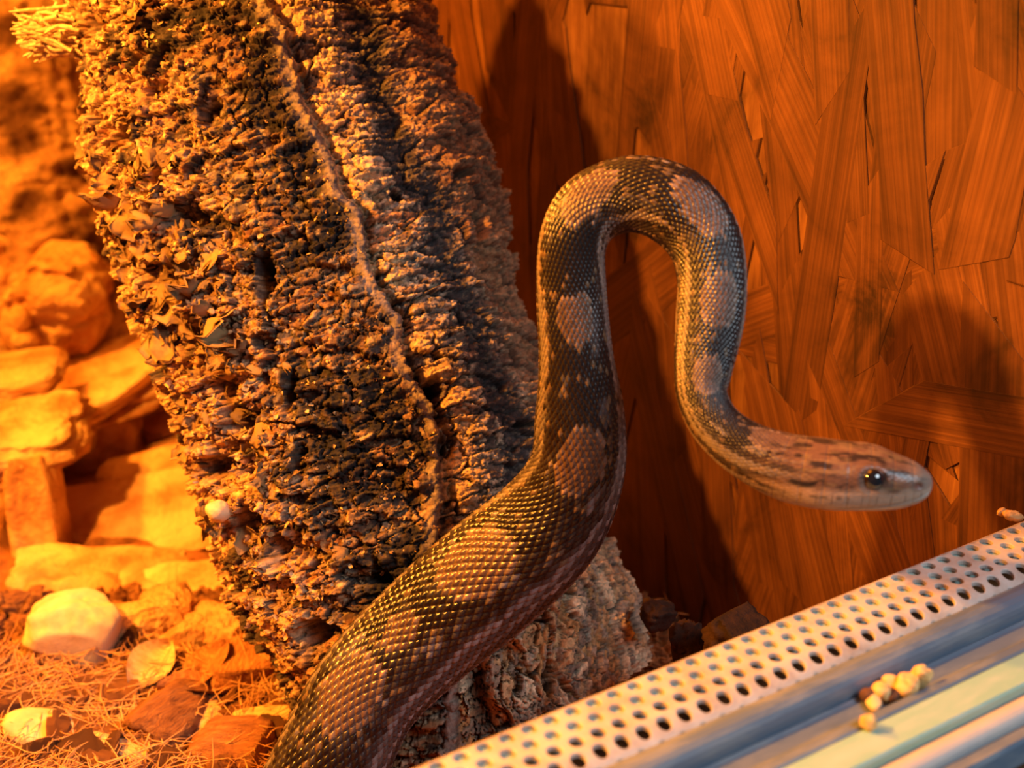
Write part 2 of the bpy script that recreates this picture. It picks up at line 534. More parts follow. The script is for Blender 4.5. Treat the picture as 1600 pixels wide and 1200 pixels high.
def make_cork():
    nu = 820
    a_front = np.linspace(-1.75, 1.75, 600)
    a_back = np.linspace(1.75, 2 * math.pi - 1.75, 60)[1:-1]
    ang = np.concatenate([a_front, a_back]); nv = len(ang)
    s = np.linspace(0, LEN, nu)
    C = P_base[None] + AX[None] * s[:, None]
    N, R = axis_frame(C, np.broadcast_to(AX, C.shape))
    pr = np.array([px_of(c) for c in C])
    # make R point to image right
    if (R[0] @ RT) < 0: R = -R
    cx, cy, ct = pr[:, 0], pr[:, 1], pr[:, 2]
    xl = poly_x([(60, -120), (112, 0), (112, 60), (108, 180), (160, 340), (208, 460), (245, 590), (277, 700), (312, 800), (350, 890), (405, 960), (440, 1100), (450, 1180)], cy)
    xr = poly_x([(615, -120), (655, 0), (700, 90), (735, 180), (775, 270), (826, 365), (838, 450), (850, 560), (880, 640), (925, 740), (962, 830), (987, 900), (1010, 965), (1030, 1020), (1045, 1180)], cy)
    cosl = 0.945
    hl = (cx - xl) * cosl / F * ct; hrr = (xr - cx) * cosl / F * ct
    A = np.broadcast_to(ang[None], (nu, nv)); S = np.broadcast_to(s[:, None], (nu, nv))
    sn = np.sin(A)
    hx = np.where(sn < 0, hl[:, None], hrr[:, None]) * 0.965
    hy = 0.068
    Pd = C[:, None, :] + R[:, None, :] * (sn * hx)[..., None] + N[:, None, :] * (np.cos(A) * hy)[..., None]
    # outward normal of the ellipse
    nrm = R[:, None, :] * (sn / hx)[..., None] + N[:, None, :] * (np.cos(A) / hy)[..., None]
    nrm /= np.linalg.norm(nrm, axis=-1, keepdims=True)
    X = cx[:, None] + sn * hx * F / ct[:, None] / cosl * (np.cos(A) > -0.2)   # position across, in reference units
    Y = np.broadcast_to(cy[:, None], (nu, nv)) + 0.0
    # the across direction is not horizontal in the picture: correct along-axis shift
    Y = Y + (X - cx[:, None]) * -0.28 * 0
    arc_cm = A * 7.8; s_cm = S * 100
    z0 = np.zeros_like(arc_cm)
    w1 = fbm(arc_cm * .35 + 5, s_cm * .35, z0 + 1.5, 4)
    w2 = fbm(arc_cm * .8 + 45, s_cm * .8, z0 + 6.5, 4)
    u = arc_cm + w1 * 1.2; vv = s_cm + w2 * 1.0
    # main fissure
    crack = [(395, -120), (425, 0), (440, 60), (462, 130), (488, 200), (532, 270), (556, 330), (572, 400), (588, 460), (622, 510), (642, 570), (662, 620), (700, 680), (690, 740), (686, 800), (694, 850), (700, 1000), (720, 1200)]
    # the picture row of a surface point: project
    Q = Pd - CAM
    tt = Q @ FW
    PX = 800 + F * (Q @ RT) / tt; PY = 600 - F * (Q @ UP) / tt
    front = sstep(-0.1, 0.15, np.cos(A))
    PXf = np.where(np.cos(A) > -0.05, PX, 3000)
    jag = fbm(s_cm * .7, z0 + 4.2, z0 + 1.1, 4) * 20 + vnoise(s_cm * 5, z0 + 2.2, z0) * 3
    d = PXf - (poly_x(crack, PY) + jag)          # >0: right of the fissure
    left = sstep(4, -4, d)
    # textures
    trans = fbm(u * .55 + 3, vv * 2.6, z0 + 9.3, 4, True)          # transverse ridges
    trans2 = fbm(u * .9 + 23, vv * 6.0, z0 + 2.3, 3, True)
    longi = fbm(u * 2.2 + 13, vv * .35, z0 + 5.3, 4, True)
    crust = fbm(u * 1.3 + 7, vv * 1.6, z0 + 12.7, 5, True)
    crust2 = fbm(u * 3.6 + 7, vv * 3.6, z0 + 22.7, 4, True)
    fine = fbm(u * 9, vv * 9, z0 + 3.3, 3)
    pit = sstep(.15, .6, fbm(u * .7 + 77, vv * .8, z0 + 8.8, 4))
    big = fbm(u * .25 + 60, vv * .18, z0 + 3.9, 3)
    def cr_(nx, sx, sy, w):
        n = vnoise(u * sx + nx, vv * sy + nx * .7, z0 + 3.3) + .35 * vnoise(u * sx * 2.3 + nx, vv * sy * 2.3, z0 + 8.3)
        return np.exp(-(n / w) ** 2)
    crk_t = np.maximum(cr_(11, .38, 1.5, .10), .7 * cr_(71, .8, 3.6, .10))       # cracks across the bark
    crk_l = np.maximum(cr_(31, 1.3, .42, .09), .6 * cr_(91, 3.4, 1.0, .10))      # cracks along the bark
    crk_i = np.maximum(cr_(51, 1.1, 1.5, .10), .6 * cr_(151, 2.6, 3.2, .11))     # scaly crust
    stria = fbm(u * .8 + .3 * w2, vv * 10, z0 + 6.1, 3)
    # zones
    edge_l = sstep(250, 60, PXf - poly_x([(112, 0), (160, 340), (208, 460), (277, 700), (350, 890), (440, 1100)], PY)) * left   # leafy crust along left border
    low = sstep(820, 900, PY) * (1 - left)
    far_r = sstep(130, 190, d) * (1 - low)
    band = np.exp(-((d - (125 + 18 * w1)) / 34.0) ** 2) * (1 - low)
    right = (1 - left)
    wu = arc_cm + .8 * w2 + .30 * crust + .05 * crust2; wv = s_cm + .5 * w1 + .16 * crust + .03 * crust2 + .12 * arc_cm
    _, eA, rA, qA = worley(wu * .75, wv * 1.25, 1)         # left crust, coarse
    _, eB, rB, qB = worley(wu * 1.9, wv * 3.0, 2)          # left crust, fine
    _, eC, rC, qC = worley(wu * .42, wv * 1.25, 3)          # right plate: flat blocks across the bark
    _, eD, rD, qD = worley(wu * 1.1, wv * 4.0, 4)
    _, eE, rE, qE = worley(wu * 1.5, wv * .45, 5)          # foot: plates along the bark
    _, eF, rF, qF = worley(wu * 4.6, wv * 1.8, 6)
    _, eG, rG, qG = worley(wu * 4.6, wv * 6.8, 7)
    def gap(e, w): return sstep(w, 0, e)
    lipz = np.exp(-((d + 13) / 12.0) ** 2) * (1 - low)
    calm = 1 - .85 * lipz
    L_ = .45 * rA + .22 * rB + .07 * rG - .40 * gap(eA, .08) - .22 * gap(eB, .11) + .14 * crust - .8 * pit * (.25 + edge_l)
    R_ = .30 * rC + .16 * rD + .07 * rG - .50 * gap(eC, .08) - .20 * gap(eD, .14) + .10 * stria + .07 * trans
    F_ = .36 * rE + .16 * rF + .06 * rG - .70 * gap(eE, .09) - .28 * gap(eF, .13) + .10 * longi
    h = 0.75 * big + .35 * w2 + left * L_ * calm + right * ((1 - low) * R_ + low * F_) - right * .30 * pit * (far_r + .1)
    h = h + .05 * fine
    h = h + left * (.46 * np.exp(-((d + 10) / 26.0) ** 2)) * (1 - low) - .50 * np.exp(-((d - 8) / 8.0) ** 2) * (1 - low)
    h = h - .40 * band
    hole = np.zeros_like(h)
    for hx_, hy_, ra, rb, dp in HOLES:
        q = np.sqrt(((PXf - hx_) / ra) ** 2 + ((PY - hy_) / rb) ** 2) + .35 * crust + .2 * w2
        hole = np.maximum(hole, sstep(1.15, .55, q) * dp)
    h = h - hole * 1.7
    # vertical split in the lower right part
    d2 = PXf - poly_x([(905, 850), (885, 940), (868, 1020), (850, 1120)], PY)
    h = h - .8 * low * np.exp(-(d2 / 9.0) ** 2)
    d3 = PXf - poly_x([(735, 980), (742, 1060), (760, 1150)], PY)
    h = h - .9 * low * sstep(30, 5, np.abs(d3))
    lip = np.exp(-((d + 12) / 15.0) ** 2) * left
    # stepped, broken edges
    Pd = Pd + nrm * (h * 0.0090)[..., None]
    # ---------------- colour
    blk = np.array([.030, .026, .028], dtype=np.float32); brn = np.array([.16, .07, .03], dtype=np.float32)
    tan = np.array([.46, .26, .12], dtype=np.float32); crm = np.array([.74, .56, .36], dtype=np.float32)
    gry = np.array([.24, .205, .18], dtype=np.float32); red = np.array([.34, .13, .05], dtype=np.float32)
    n1 = fbm(u * 1.1 + 90, vv * 2.4, z0 + 1.3, 5); n2 = fbm(u * .5 + 40, vv * .5, z0 + 31.3, 4); n3 = fbm(u * 4 + 10, vv * 7, z0 + 41.3, 4)
    n4 = fbm(u * 7 + 10, vv * 7, z0 + 51.3, 3)
    c = np.broadcast_to(brn, (nu, nv, 3)).copy()
    # left crust
    cl = mixc(c, tan * .8, sstep(-.35, .5, rB + .5 * n1)); cl = mixc(cl, gry * .75, (qB > .15) * .75); cl = mixc(cl, red, (qA > .25) * .55)
    cl = mixc(cl, tan * 1.1, (rG > .15) * .65); cl = mixc(cl, crm, (qG > .6) * .7); cl = mixc(cl, tan * 1.25, sstep(.1, .4, edge_l * .5 + n3) * edge_l * .7)
    cl = mixc(cl, blk, sstep(-.02, .16, -n2 - n1 * .5 - .15 * edge_l) * .88); cl = mixc(cl, blk * 1.1, sstep(.05, .2, fbm(u * .45 + 2, vv * 1.1, z0 + 71.3, 4)) * .75 * (1 - .6 * edge_l))
    cl = mixc(cl, blk, np.maximum(gap(eA, .10), .8 * gap(eB, .13)) * .85)
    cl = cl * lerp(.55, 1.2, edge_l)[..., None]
    cl = mixc(cl, gry * 1.05 + np.array([.03, .01, 0], np.float32), lipz * .8)
    # right plate
    cr = mixc(np.broadcast_to(tan, (nu, nv, 3)).copy(), crm, sstep(-.5, .4, rC + .5 * rD)); cr = mixc(cr, tan * .7, (qD > .2) * .6); cr = mixc(cr, red * 1.4, (qC > .3) * .35 + (qG > .5) * .3)
    patch = sstep(-.06, .14, n2 * .7 + n3 * .5 + .55 * band + .02)
    cr = mixc(cr, blk * 1.6, patch * .85); cr = mixc(cr, gry * 1.6, (qG > .3) * .5 * sstep(-.1, .2, n1)); cr = mixc(cr, crm * 1.1, (rG > .55) * .6)
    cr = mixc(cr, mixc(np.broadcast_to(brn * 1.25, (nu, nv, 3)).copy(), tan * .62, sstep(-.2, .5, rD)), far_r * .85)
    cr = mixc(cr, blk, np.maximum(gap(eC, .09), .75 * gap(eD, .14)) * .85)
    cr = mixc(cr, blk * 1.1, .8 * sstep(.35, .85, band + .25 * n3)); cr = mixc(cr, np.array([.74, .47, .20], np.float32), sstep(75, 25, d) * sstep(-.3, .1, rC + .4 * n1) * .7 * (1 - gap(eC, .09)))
    cf = mixc(np.broadcast_to(tan, (nu, nv, 3)).copy(), crm, sstep(-.3, .5, rE + .5 * rF)); cf = mixc(cf, np.array([.50, .24, .08], np.float32), (qE > .1) * .7)
    cf = mixc(cf, gry, (qF > .35) * .6); cf = mixc(cf, blk * 1.2, np.maximum(gap(eE, .09), .8 * gap(eF, .13)) * .9); cf = mixc(cf, blk * 2, sstep(.1, .4, n2 + n3 * .4) * .6)
    cr = mixc(cr, cf, low)
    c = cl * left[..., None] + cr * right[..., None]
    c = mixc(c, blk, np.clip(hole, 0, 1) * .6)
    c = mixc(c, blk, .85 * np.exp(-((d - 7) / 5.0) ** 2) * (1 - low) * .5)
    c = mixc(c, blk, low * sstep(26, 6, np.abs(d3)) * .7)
    V = Pd.reshape(-1, 3)
    return V, grid_faces(nu, nv, True), c.reshape(-1, 3), Pd, nrm, PX, PY, np.cos(A)


V, Fq, c, CP, CN, CPX, CPY, CCA = make_cork()
cork = empty('cork_bark', tuple(P_base), label='large upright cork bark tube with crusty surface and a long jagged fissure behind the snake', cat='cork bark')
def adopt(o, parent):
    o.parent = parent
    o.matrix_parent_inverse = Matrix.Translation(-parent.location)
    return o
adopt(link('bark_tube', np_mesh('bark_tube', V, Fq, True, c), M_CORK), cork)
from mathutils.kdtree import KDTree
_sel = np.argwhere(CCA > -0.05)[::29]
_kd = KDTree(len(_sel))
for i, (a_, b_) in enumerate(_sel): _kd.insert((CPX[a_, b_], CPY[a_, b_], 0), i)
_kd.balance()
def cork_at(x, y):
    _, i, _ = _kd.find((x, y, 0))
    a_, b_ = _sel[i]
    return CP[a_, b_].copy(), CN[a_, b_].copy()


# curled lichen leaves
def flake_arrays(r, nu=5, nv=5):
    u = np.linspace(-1, 1, nu)[:, None]; v = np.linspace(0, 1, nv)[None, :]
    w = (0.45 + .55 * np.sin(v * 2.6 + .3)) * (1 + .35 * r.normal(size=(nu, 1)) * .5)
    x = u * w * .55 + 0 * v
    ky = r.uniform(-2.4, 2.4)
    y = np.sin(v * ky) / (ky if abs(ky) > .2 else .2) + 0 * u
    z = (1 - np.cos(v * ky)) / (ky if abs(ky) > .2 else .2) * 1.0 + 0 * u
    z = z + u * u * r.uniform(-.6, .8) + .13 * r.normal(size=(nu, nv)) * (.3 + v)
    x = x + .07 * r.normal(size=(nu, nv)); y = y + .07 * r.normal(size=(nu, nv))
    P = np.stack([x + 0 * y, y + 0 * x, z], -1).reshape(-1, 3)
    return P, grid_faces(nu, nv)


def thick(P, Fc, t):
    n = len(P)
    # crude shell: copy shifted along z with welded look
    P2 = P + np.array([0, 0, -t])
    nu = int(round(math.sqrt(n)))
    F2 = Fc[:, ::-1] + n
    rim = []
    nn = nu
    border = [i for i in range(nn)] + [i * nn + nn - 1 for i in range(1, nn)] + [(nn - 1) * nn + i for i in range(nn - 2, -1, -1)] + [i * nn for i in range(nn - 2, 0, -1)]
    for a, b_ in zip(border, border[1:] + border[:1]): rim.append((a, b_, b_ + n, a + n))
    return np.vstack([P, P2]), np.vstack([Fc, F2, np.array(rim)])


r_ = np.random.default_rng(3)
flake_meshes = []
for k in range(14):
    P, Fc = flake_arrays(r_, 6, 6)
    P, Fc = thick(P, Fc, .1)
    me = np_mesh('lichen_flake', P, Fc, True); me.materials.append(M_LICHEN)
    flake_meshes.append(me)


def rand_basis(n, r, spread=.9):
    n = Vector(n).normalized()
    v = Vector(r.normal(size=3)); v = (v * spread + n * 1.0).normalized()
    y = v; z = Vector(r.normal(size=3)).cross(y).normalized(); x = y.cross(z)
    return Matrix((x, y, z)).transposed()


def left_edge(y):
    return float(poly_x([(60, -120), (112, 0), (112, 60), (108, 180), (160, 340), (208, 460), (245, 590), (277, 700), (312, 800), (350, 890), (405, 960), (440, 1100)], y))


cnt = 0
while cnt < 260:
    y = r_.uniform(-20, 900) if cnt % 3 else r_.uniform(240, 580)
    dx = abs(r_.normal()) * 85
    if dx > 230: continue
    x = left_edge(y) + 5 + dx
    if y < 180 and r_.random() < .45: continue
    p, n = cork_at(x, y)
    o = link('lichen_flake', flake_meshes[cnt % 14])
    sc_ = r_.uniform(.004, .0105) * (1.35 if 240 < y < 620 and dx < 160 and r_.random() < .6 else 1)
    if cnt % 9 == 0:
        sc_ *= 1.2
    mw = Matrix.Translation(Vector(p) - Vector(n) * .0008) @ rand_basis(n, r_).to_4x4() @ Matrix.Diagonal((sc_, sc_, sc_, 1))
    o.parent = cork
    o.matrix_parent_inverse = Matrix.Translation(-cork.location)
    o.matrix_basis = mw
    cnt += 1
# the small ones as one stuff part
Vs = []; Fs = []; off = 0
for k in range(3600):
    y = r_.uniform(-60, 1100)
    if k % 3: dx = abs(r_.normal()) * 100
    else: dx = r_.uniform(0, 430)
    x = left_edge(y) + 2 + dx
    if x > poly_x([(425, 0), (488, 200), (556, 330), (588, 460), (642, 570), (700, 680), (694, 850), (500, 960), (480, 1100)], y) - 12: continue
    p, n = cork_at(x, y)
    P, Fc = flake_arrays(r_, 4, 4)
    sz = r_.uniform(.0010, .0032) * (1 if dx < 150 else .62)
    B = np.array(rand_basis(n, r_)) * sz
    P = P @ B.T + p
    Vs.append(P); Fs.append(Fc + off); off += len(P)
o = adopt(link('lichen_crust', np_mesh('lichen_crust', np.vstack(Vs), np.vstack(Fs), True), M_LICHEN), cork)
o['kind'] = 'stuff'


# tapered tubes -----------------------------------------------------
def tube_arrays(pts, rads, k=5, cap=True):
    pts = np.asarray(pts, float); n = len(pts)
    T = np.gradient(pts, axis=0); T /= np.linalg.norm(T, axis=1, keepdims=True) + 1e-9
    ref = np.array([.31, .22, .93])
    A = np.cross(T, ref); A /= np.linalg.norm(A, axis=1, keepdims=True); B = np.cross(T, A)
    a = np.linspace(0, 2 * math.pi, k, endpoint=False)
    P = pts[:, None] + (A[:, None] * np.cos(a)[None, :, None] + B[:, None] * np.sin(a)[None, :, None]) * np.asarray(rads)[:, None, None]
    return P.reshape(-1, 3), grid_faces(n, k, True)


# frayed broken stub at the upper left of the bark
sp, sn_ = cork_at(132, 45)
tip = at(48, 52, px_of(sp)[2] - .004)
Vs = []; Fs = []; off = 0
for k in range(260):
    o1 = r_.normal(size=3) * .0048; o2 = r_.normal(size=3) * .0046 + (tip - sp) * r_.uniform(-.16, .04)
    a0 = sp + o1; a1 = tip + o2
    midp = (a0 + a1) / 2 + r_.normal(size=3) * .0014
    P, Fc = tube_arrays([a0, (a0 + midp) / 2, midp, (a1 + midp) / 2 + r_.normal(size=3) * .0006, a1], [.0010, .0009, .0009, .0009, .0005], 5)
    Vs.append(P); Fs.append(Fc + off); off += len(P)
M_FRAY = mat_noise('frayed_cork', [(0.3, (0.45, 0.28, 0.12)), (0.6, (0.78, 0.62, 0.38))], 300)
o = adopt(link('frayed_stub', np_mesh('frayed_stub', np.vstack(Vs), np.vstack(Fs), True), M_FRAY), cork)
o['kind'] = 'stuff'; o['label'] = 'pale frayed broken stub'

# pale smooth chip caught in the crust, and a curl below it
p, n = cork_at(362, 792)
o = link('wood_chip', blob_mesh('wood_chip', (.0085, .0052, .0045), 2.3, .25, 1.4, 18, 24, 3), M_PALE)
put(o, p + n * .006, 0.9, (0.3, .5)); tag(o, 'smooth pale yellow chip caught in the crusty left flank of the cork bark', 'wood chip')

# ------------------------------------------------------------------ snake
ST = [  # x, y, half width (reference units), distance, dorsal lean
    (430, 1400, 92, .575, .25), (470, 1295, 90, .575, .25), (518, 1190, 86, .575, .25), (575, 1080, 84, .575, .25), (668, 985, 88, .572, .3), (762, 905, 92, .563, .35),
    (853, 823, 86, .55, .25), (900, 737, 73, .538, .05), (906, 645, 67, .528, -.05), (900, 555, 56, .52, -.1), (893, 458, 53, .515, -.1),
    (895, 380, 51, .51, .1), (918, 333, 54, .508, .35), (960, 308, 56, .506, .5), (1008, 305, 58, .503, .55), (1058, 325, 60, .50, .55), (1097, 370, 56, .497, .45),
    (1112, 430, 52, .493, .3), (1109, 500, 51, .49, .25), (1099, 572, 44, .486, .2), (1097, 618, 38, .483, .3), (1119, 664, 38, .479, .45),
    (1165, 702, 43, .475, .6), (1228, 729, 50, .471, .75), (1290, 740, 53, .468, .82), (1350, 746, 50, .466, .84), (1395, 752, 43, .465, .84), (1425, 754, 34, .464, .84), (1443, 754, 24, .4636, .84), (1454, 753, 12, .4633, .84), (1457, 753, 2, .4632, .84)]


def catmull(P, n):
    P = np.asarray(P, float)
    out = []
    K = len(P)
    for i in range(K - 1):
        p0 = P[max(i - 1, 0)]; p1 = P[i]; p2 = P[i + 1]; p3 = P[min(i + 2, K - 1)]
        d1 = np.linalg.norm(p2[:2] - p1[:2])
        m = max(4, int(d1 * n))
        t = np.linspace(0, 1, m, endpoint=False)[:, None]
        out.append(.5 * ((2 * p1) + (-p0 + p2) * t + (2 * p0 - 5 * p1 + 4 * p2 - p3) * t ** 2 + (-p0 + 3 * p1 - 3 * p2 + p3) * t ** 3))
    out.append(P[-1:])
    return np.vstack(out)


SPN = catmull(ST, 1.0)
C3 = np.array([at(a[0], a[1], a[3]) for a in SPN])
seg = np.linalg.norm(np.diff(C3, axis=0), axis=1)
arcl = np.concatenate([[0], np.cumsum(seg)])
NU = 1700
# finer sampling near the snout
SL = np.linspace(0, arcl[-1], NU)
def rs_(a): return np.interp(SL, arcl, a)
Cc = np.stack([rs_(C3[:, i]) for i in range(3)], -1)
ker = np.ones(9) / 9
def smooth(a):
    b = np.pad(a, (4, 4), mode='edge'); return np.convolve(b, ker, 'valid')
T = np.gradient(Cc, axis=0); T = np.stack([smooth(T[:, i]) for i in range(3)], -1); T /= np.linalg.norm(T, axis=1, keepdims=True)
R_ = rs_(SPN[:, 2] * SPN[:, 3] / F)
Ln = rs_(SPN[:, 4])
PXs = rs_(SPN[:, 0]); PYs = rs_(SPN[:, 1])
Nn, Xx = axis_frame(Cc, T)      # Nn toward the viewer
# left of travel in the picture
Lx = Xx * np.sign((np.cross(np.broadcast_to(-FW, T.shape), T) * Xx).sum(-1, keepdims=True))
D = Nn * np.sqrt(1 - Ln ** 2)[:, None] + Lx * Ln[:, None]
Sd = Nn * Ln[:, None] - Lx * np.sqrt(1 - Ln ** 2)[:, None]     # flank on the viewer's side
NV = 304
th = np.linspace(-math.pi, math.pi, NV, endpoint=False)
TH = np.broadcast_to(th[None], (NU, NV)); SLg = np.broadcast_to(SL[:, None], (NU, NV))
sL = arcl[-1]
fromsn = sL - SLg                                   # distance from the snout tip
head = sstep(.062, .036, fromsn)
# section: a little wider than high, flat belly; head flatter on top with a brow
cosT, sinT = np.cos(TH), np.sin(TH)
hgt = 1.0 - .06 * head; wid = 1.0 + .04 * head
sup = 1 / (np.abs(cosT) ** lerp(2.0, 2.5, head) + np.abs(sinT) ** lerp(2.0, 2.5, head)) ** (1 / lerp(2.0, 2.5, head))
rr = R_[:, None] * sup
belly = sstep(2.3, 2.9, np.abs(TH))
rr = rr * (1 - .05 * belly)
# scale lattice
Ncol = 44
db = np.gradient(SL) / (1.9 * 2 * math.pi * np.maximum(R_, .008) / Ncol)
Bc = np.cumsum(db)
a_ = TH / (2 * math.pi) * Ncol; b_ = np.broadcast_to(Bc[:, None], (NU, NV))
e = a_ + b_; g = b_ - a_
fe = e - np.floor(e) - .5; fg = g - np.floor(g) - .5
edge = .5 - np.maximum(np.abs(fe), np.abs(fg))
q_ = -(fe + fg)                                     # + toward the tail: free edge
dome = sstep(0, .2, edge) * (.55 + .45 * q_) + .35 * (1 - (fe * fe + fg * fg) * 2)
keel = np.exp(-((fe - fg) / .12) ** 2) * .25 * sstep(0.5, -0.1, np.abs(TH) - 1.3)
idh = (np.floor(e) * 127.1 + np.floor(g) * 311.7)
rnd_ = np.abs(np.sin(idh * .5) * 43758.5453) % 1.0
rnd2 = np.abs(np.sin(idh * .731 + 2.0) * 23421.631) % 1.0
amp = R_[:, None] * .044 * (1 - .8 * head)
hsc = (dome + keel) * amp
# head plates: broad shallow seams
cam_side = TH * 1.0
u_h = fromsn * 1000; 
plate = np.minimum(np.abs(((u_h / 7.0) % 1.0) - .5) * 2, 1.0)
seam = -np.exp(-((1 - plate) / .06) ** 2) * .00018
mouth = -np.exp(-((np.abs(TH) - (1.86 + .25 * sstep(.0, .03, fromsn))) / .05) ** 2) * .0005 * sstep(.034, .028, fromsn) * sstep(.0, .003, fromsn)
labial = -np.exp(-((np.abs(TH) - 1.45) / .04) ** 2) * .00012 * sstep(.034, .03, fromsn)
# eye sockets and nostril
ix_eye = int(np.argmin(np.hypot(PXs - 1357, PYs - 748)))
d_eye_s = SLg - SL[ix_eye]
Th_eye = 1.02
d_eye = np.sqrt(d_eye_s ** 2 + ((np.abs(TH) - Th_eye) * R_[ix_eye]) ** 2)
eye = -np.exp(-(d_eye / .0034) ** 2) * .0010 + np.exp(-((d_eye - .0046) / .0012) ** 2) * .0003
brow = np.exp(-((np.abs(TH) - .62) / .18) ** 2) * np.exp(-(d_eye_s / .006) ** 2) * .0005
ix_n = int(np.argmin(np.abs(PXs - 1430)))
d_n = np.sqrt((SLg - SL[ix_n]) ** 2 + ((np.abs(TH) - 1.12) * .0068) ** 2)
nost = -np.exp(-(d_n / .0009) ** 2) * .0011
jaw = np.exp(-((np.abs(TH) - 1.7) / .5) ** 2) * np.exp(-((fromsn - .034) / .012) ** 2) * .0010
rr = rr + hsc + head * (seam + labial + brow + jaw + eye) + mouth * head + nost
PS = Cc[:, None] + D[:, None] * (rr * cosT * hgt)[..., None] + Sd[:, None] * (rr * sinT * wid)[..., None]
# ---------------- pattern
dk = np.array([.011, .008, .008], np.float32); tn = np.array([.115, .064, .043], np.float32); gy = np.array([.17, .14, .125], np.float32)
pk = np.array([.36, .24, .17], np.float32); cr = np.array([.34, .28, .23], np.float32); lt = np.array([.26, .16, .08], np.float32)
sc_id_s = (np.floor(e) + np.floor(g) + 1) * .5       # scale centre along b
# quantise pattern to scales so that blotches have scaly borders
Bq = sc_id_s; Aq = (np.floor(e) - np.floor(g)) * .5
THq = Aq / Ncol * 2 * math.pi
SLq = np.interp(Bq, Bc, SL); Rq = np.interp(SLq, SL, R_)
n_s = fbm(SLq * 90, THq * 2.5 + 9, 0 * THq + 4.0, 3); n_l = fbm(SLq * 40, THq * 6.0 + 3, 0 * THq + 14.0, 3)
sad = np.zeros_like(SLq)
for (sx, sy) in ((470, 1290), (560, 1062), (660, 985), (792, 872), (903, 690), (902, 490), (930, 320), (1085, 345), (1110, 480), (1100, 600), (1195, 712)):
    i0 = int(np.argmin(np.hypot(PXs - sx, PYs - sy)))
    el = 1.0 if sx != 660 else .55
    dd = np.sqrt(((SLq - SL[i0]) / (R_[i0] * .78 * el)) ** 2 + (THq / (.52 * el)) ** 2) + .25 * n_s
    sad = np.maximum(sad, sstep(1.12, .92, dd))
col = np.broadcast_to(dk, (NU, NV, 3)).copy()
flank = sstep(.70, .86, np.abs(THq) + .7 * n_s)
fl = mixc(np.broadcast_to(gy, (NU, NV, 3)).copy(), pk, sstep(-.2, .3, n_l))
fl = mixc(fl, dk, sstep(.02, .22, n_l * .9 + .25 * n_s))
fl = mixc(fl, np.array([.25, .215, .21], np.float32), sstep(.32, .2, SLq) * sstep(-.4, .3, n_l) * .8)
stripe = sstep(.35, .6, np.cos((np.abs(THq) - 1.5) * 9.5) + n_s * .8)
fl = mixc(fl, dk, stripe * .85)
col = mixc(col, fl, flank)
col = mixc(col, lt, (rnd_ > .93) * .4 * (1 - sad))                      # stray light scales
low_body = sstep(.30, .16, SLq)
col = mixc(col, gy * .5, .3 * low_body * (rnd2 > .6))
col = mixc(col, tn, sad)
rim_s = sad * (1 - sad) * 4
col = mixc(col, pk * 1.1, rim_s * .6)
col = mixc(col, tn * .5, sad * (rnd2 > .6) * .7)
col = mixc(col, pk * .6, sad * sstep(.13, .05, edge) * .6)
col = mixc(col, dk * 1.3, sstep(.30, .2, SLq) * flank * sstep(.15, .5, np.cos((np.abs(THq) - 1.2) * 15) + 1.1 * n_l) * .75)
vb = sstep(2.05, 2.35, np.abs(THq))
bc = mixc(np.broadcast_to(cr, (NU, NV, 3)).copy(), dk * 2, sstep(.0, .2, n_l + .3 * n_s))
col = mixc(col, bc, vb)
col = col * (0.85 + .3 * rnd_)[..., None]
skin = sstep(.07, .0, edge)
col = mixc(col, col * .5 + np.array([.02, .011, .007], np.float32), skin * .8)
# head colours: brown crown, dark dashes behind the eye, pale lips
hn = fbm(SLg * 260, TH * 3.0, 0 * TH + 7, 3); hn2 = fbm(SLg * 90, TH * 9, 0 * TH + 17, 3)
hc = np.broadcast_to(np.array([.15, .078, .05], np.float32), (NU, NV, 3)).copy()
hc = mixc(hc, dk * 1.8, sstep(.05, .2, fbm(SLg * 130, TH * 4.5, 0 * TH + 27, 3)) * sstep(1.15, .8, np.abs(TH)) * .9); hc = mixc(hc, lt * .9, sstep(.12, .3, fbm(SLg * 240, TH * 9, 0 * TH + 37, 3)) * .6)
hc = mixc(hc, pk * 1.15, sstep(1.15, 1.5, np.abs(TH) + .2 * hn))
band_e = np.exp(-((np.abs(TH) - 1.22 - .05 * np.sin(fromsn * 500)) / .09) ** 2) * sstep(.024, .030, fromsn) * sstep(.064, .05, fromsn)
hc = mixc(hc, dk, np.clip(band_e * 1.5, 0, 1) * .95 * sstep(-.5, -.1, hn))
hc = mixc(hc, dk, np.exp(-((np.abs(TH) - 1.62) / .06) ** 2) * sstep(.02, .028, fromsn) * sstep(.05, .04, fromsn) * sstep(-.2, .1, hn) * .8)
hc = mixc(hc, cr * .95, sstep(1.55, 1.75, np.abs(TH)) * .55)
hc = mixc(hc, cr, sstep(.012, .0, fromsn) * .6)
lipb = (np.abs(((u_h / 4.6) % 1.0) - .5) > .46) * np.exp(-((np.abs(TH) - 1.7) / .22) ** 2)
hc = mixc(hc, dk * 3, np.clip(lipb, 0, 1) * .75)
hc = mixc(hc, np.array([.2, .05, .03], np.float32), np.exp(-(d_n / .0013) ** 2) * .9)
hc = mixc(hc, lt * 1.1, np.exp(-((np.abs(TH) - .85) / .06) ** 2) * np.exp(-((fromsn - .036) / .008) ** 2) * .7)
col = mixc(col, hc, sstep(.060, .040, fromsn + .010 * hn2))
Vsn = PS.reshape(-1, 3)
Fsn = grid_faces(NU, NV, True)
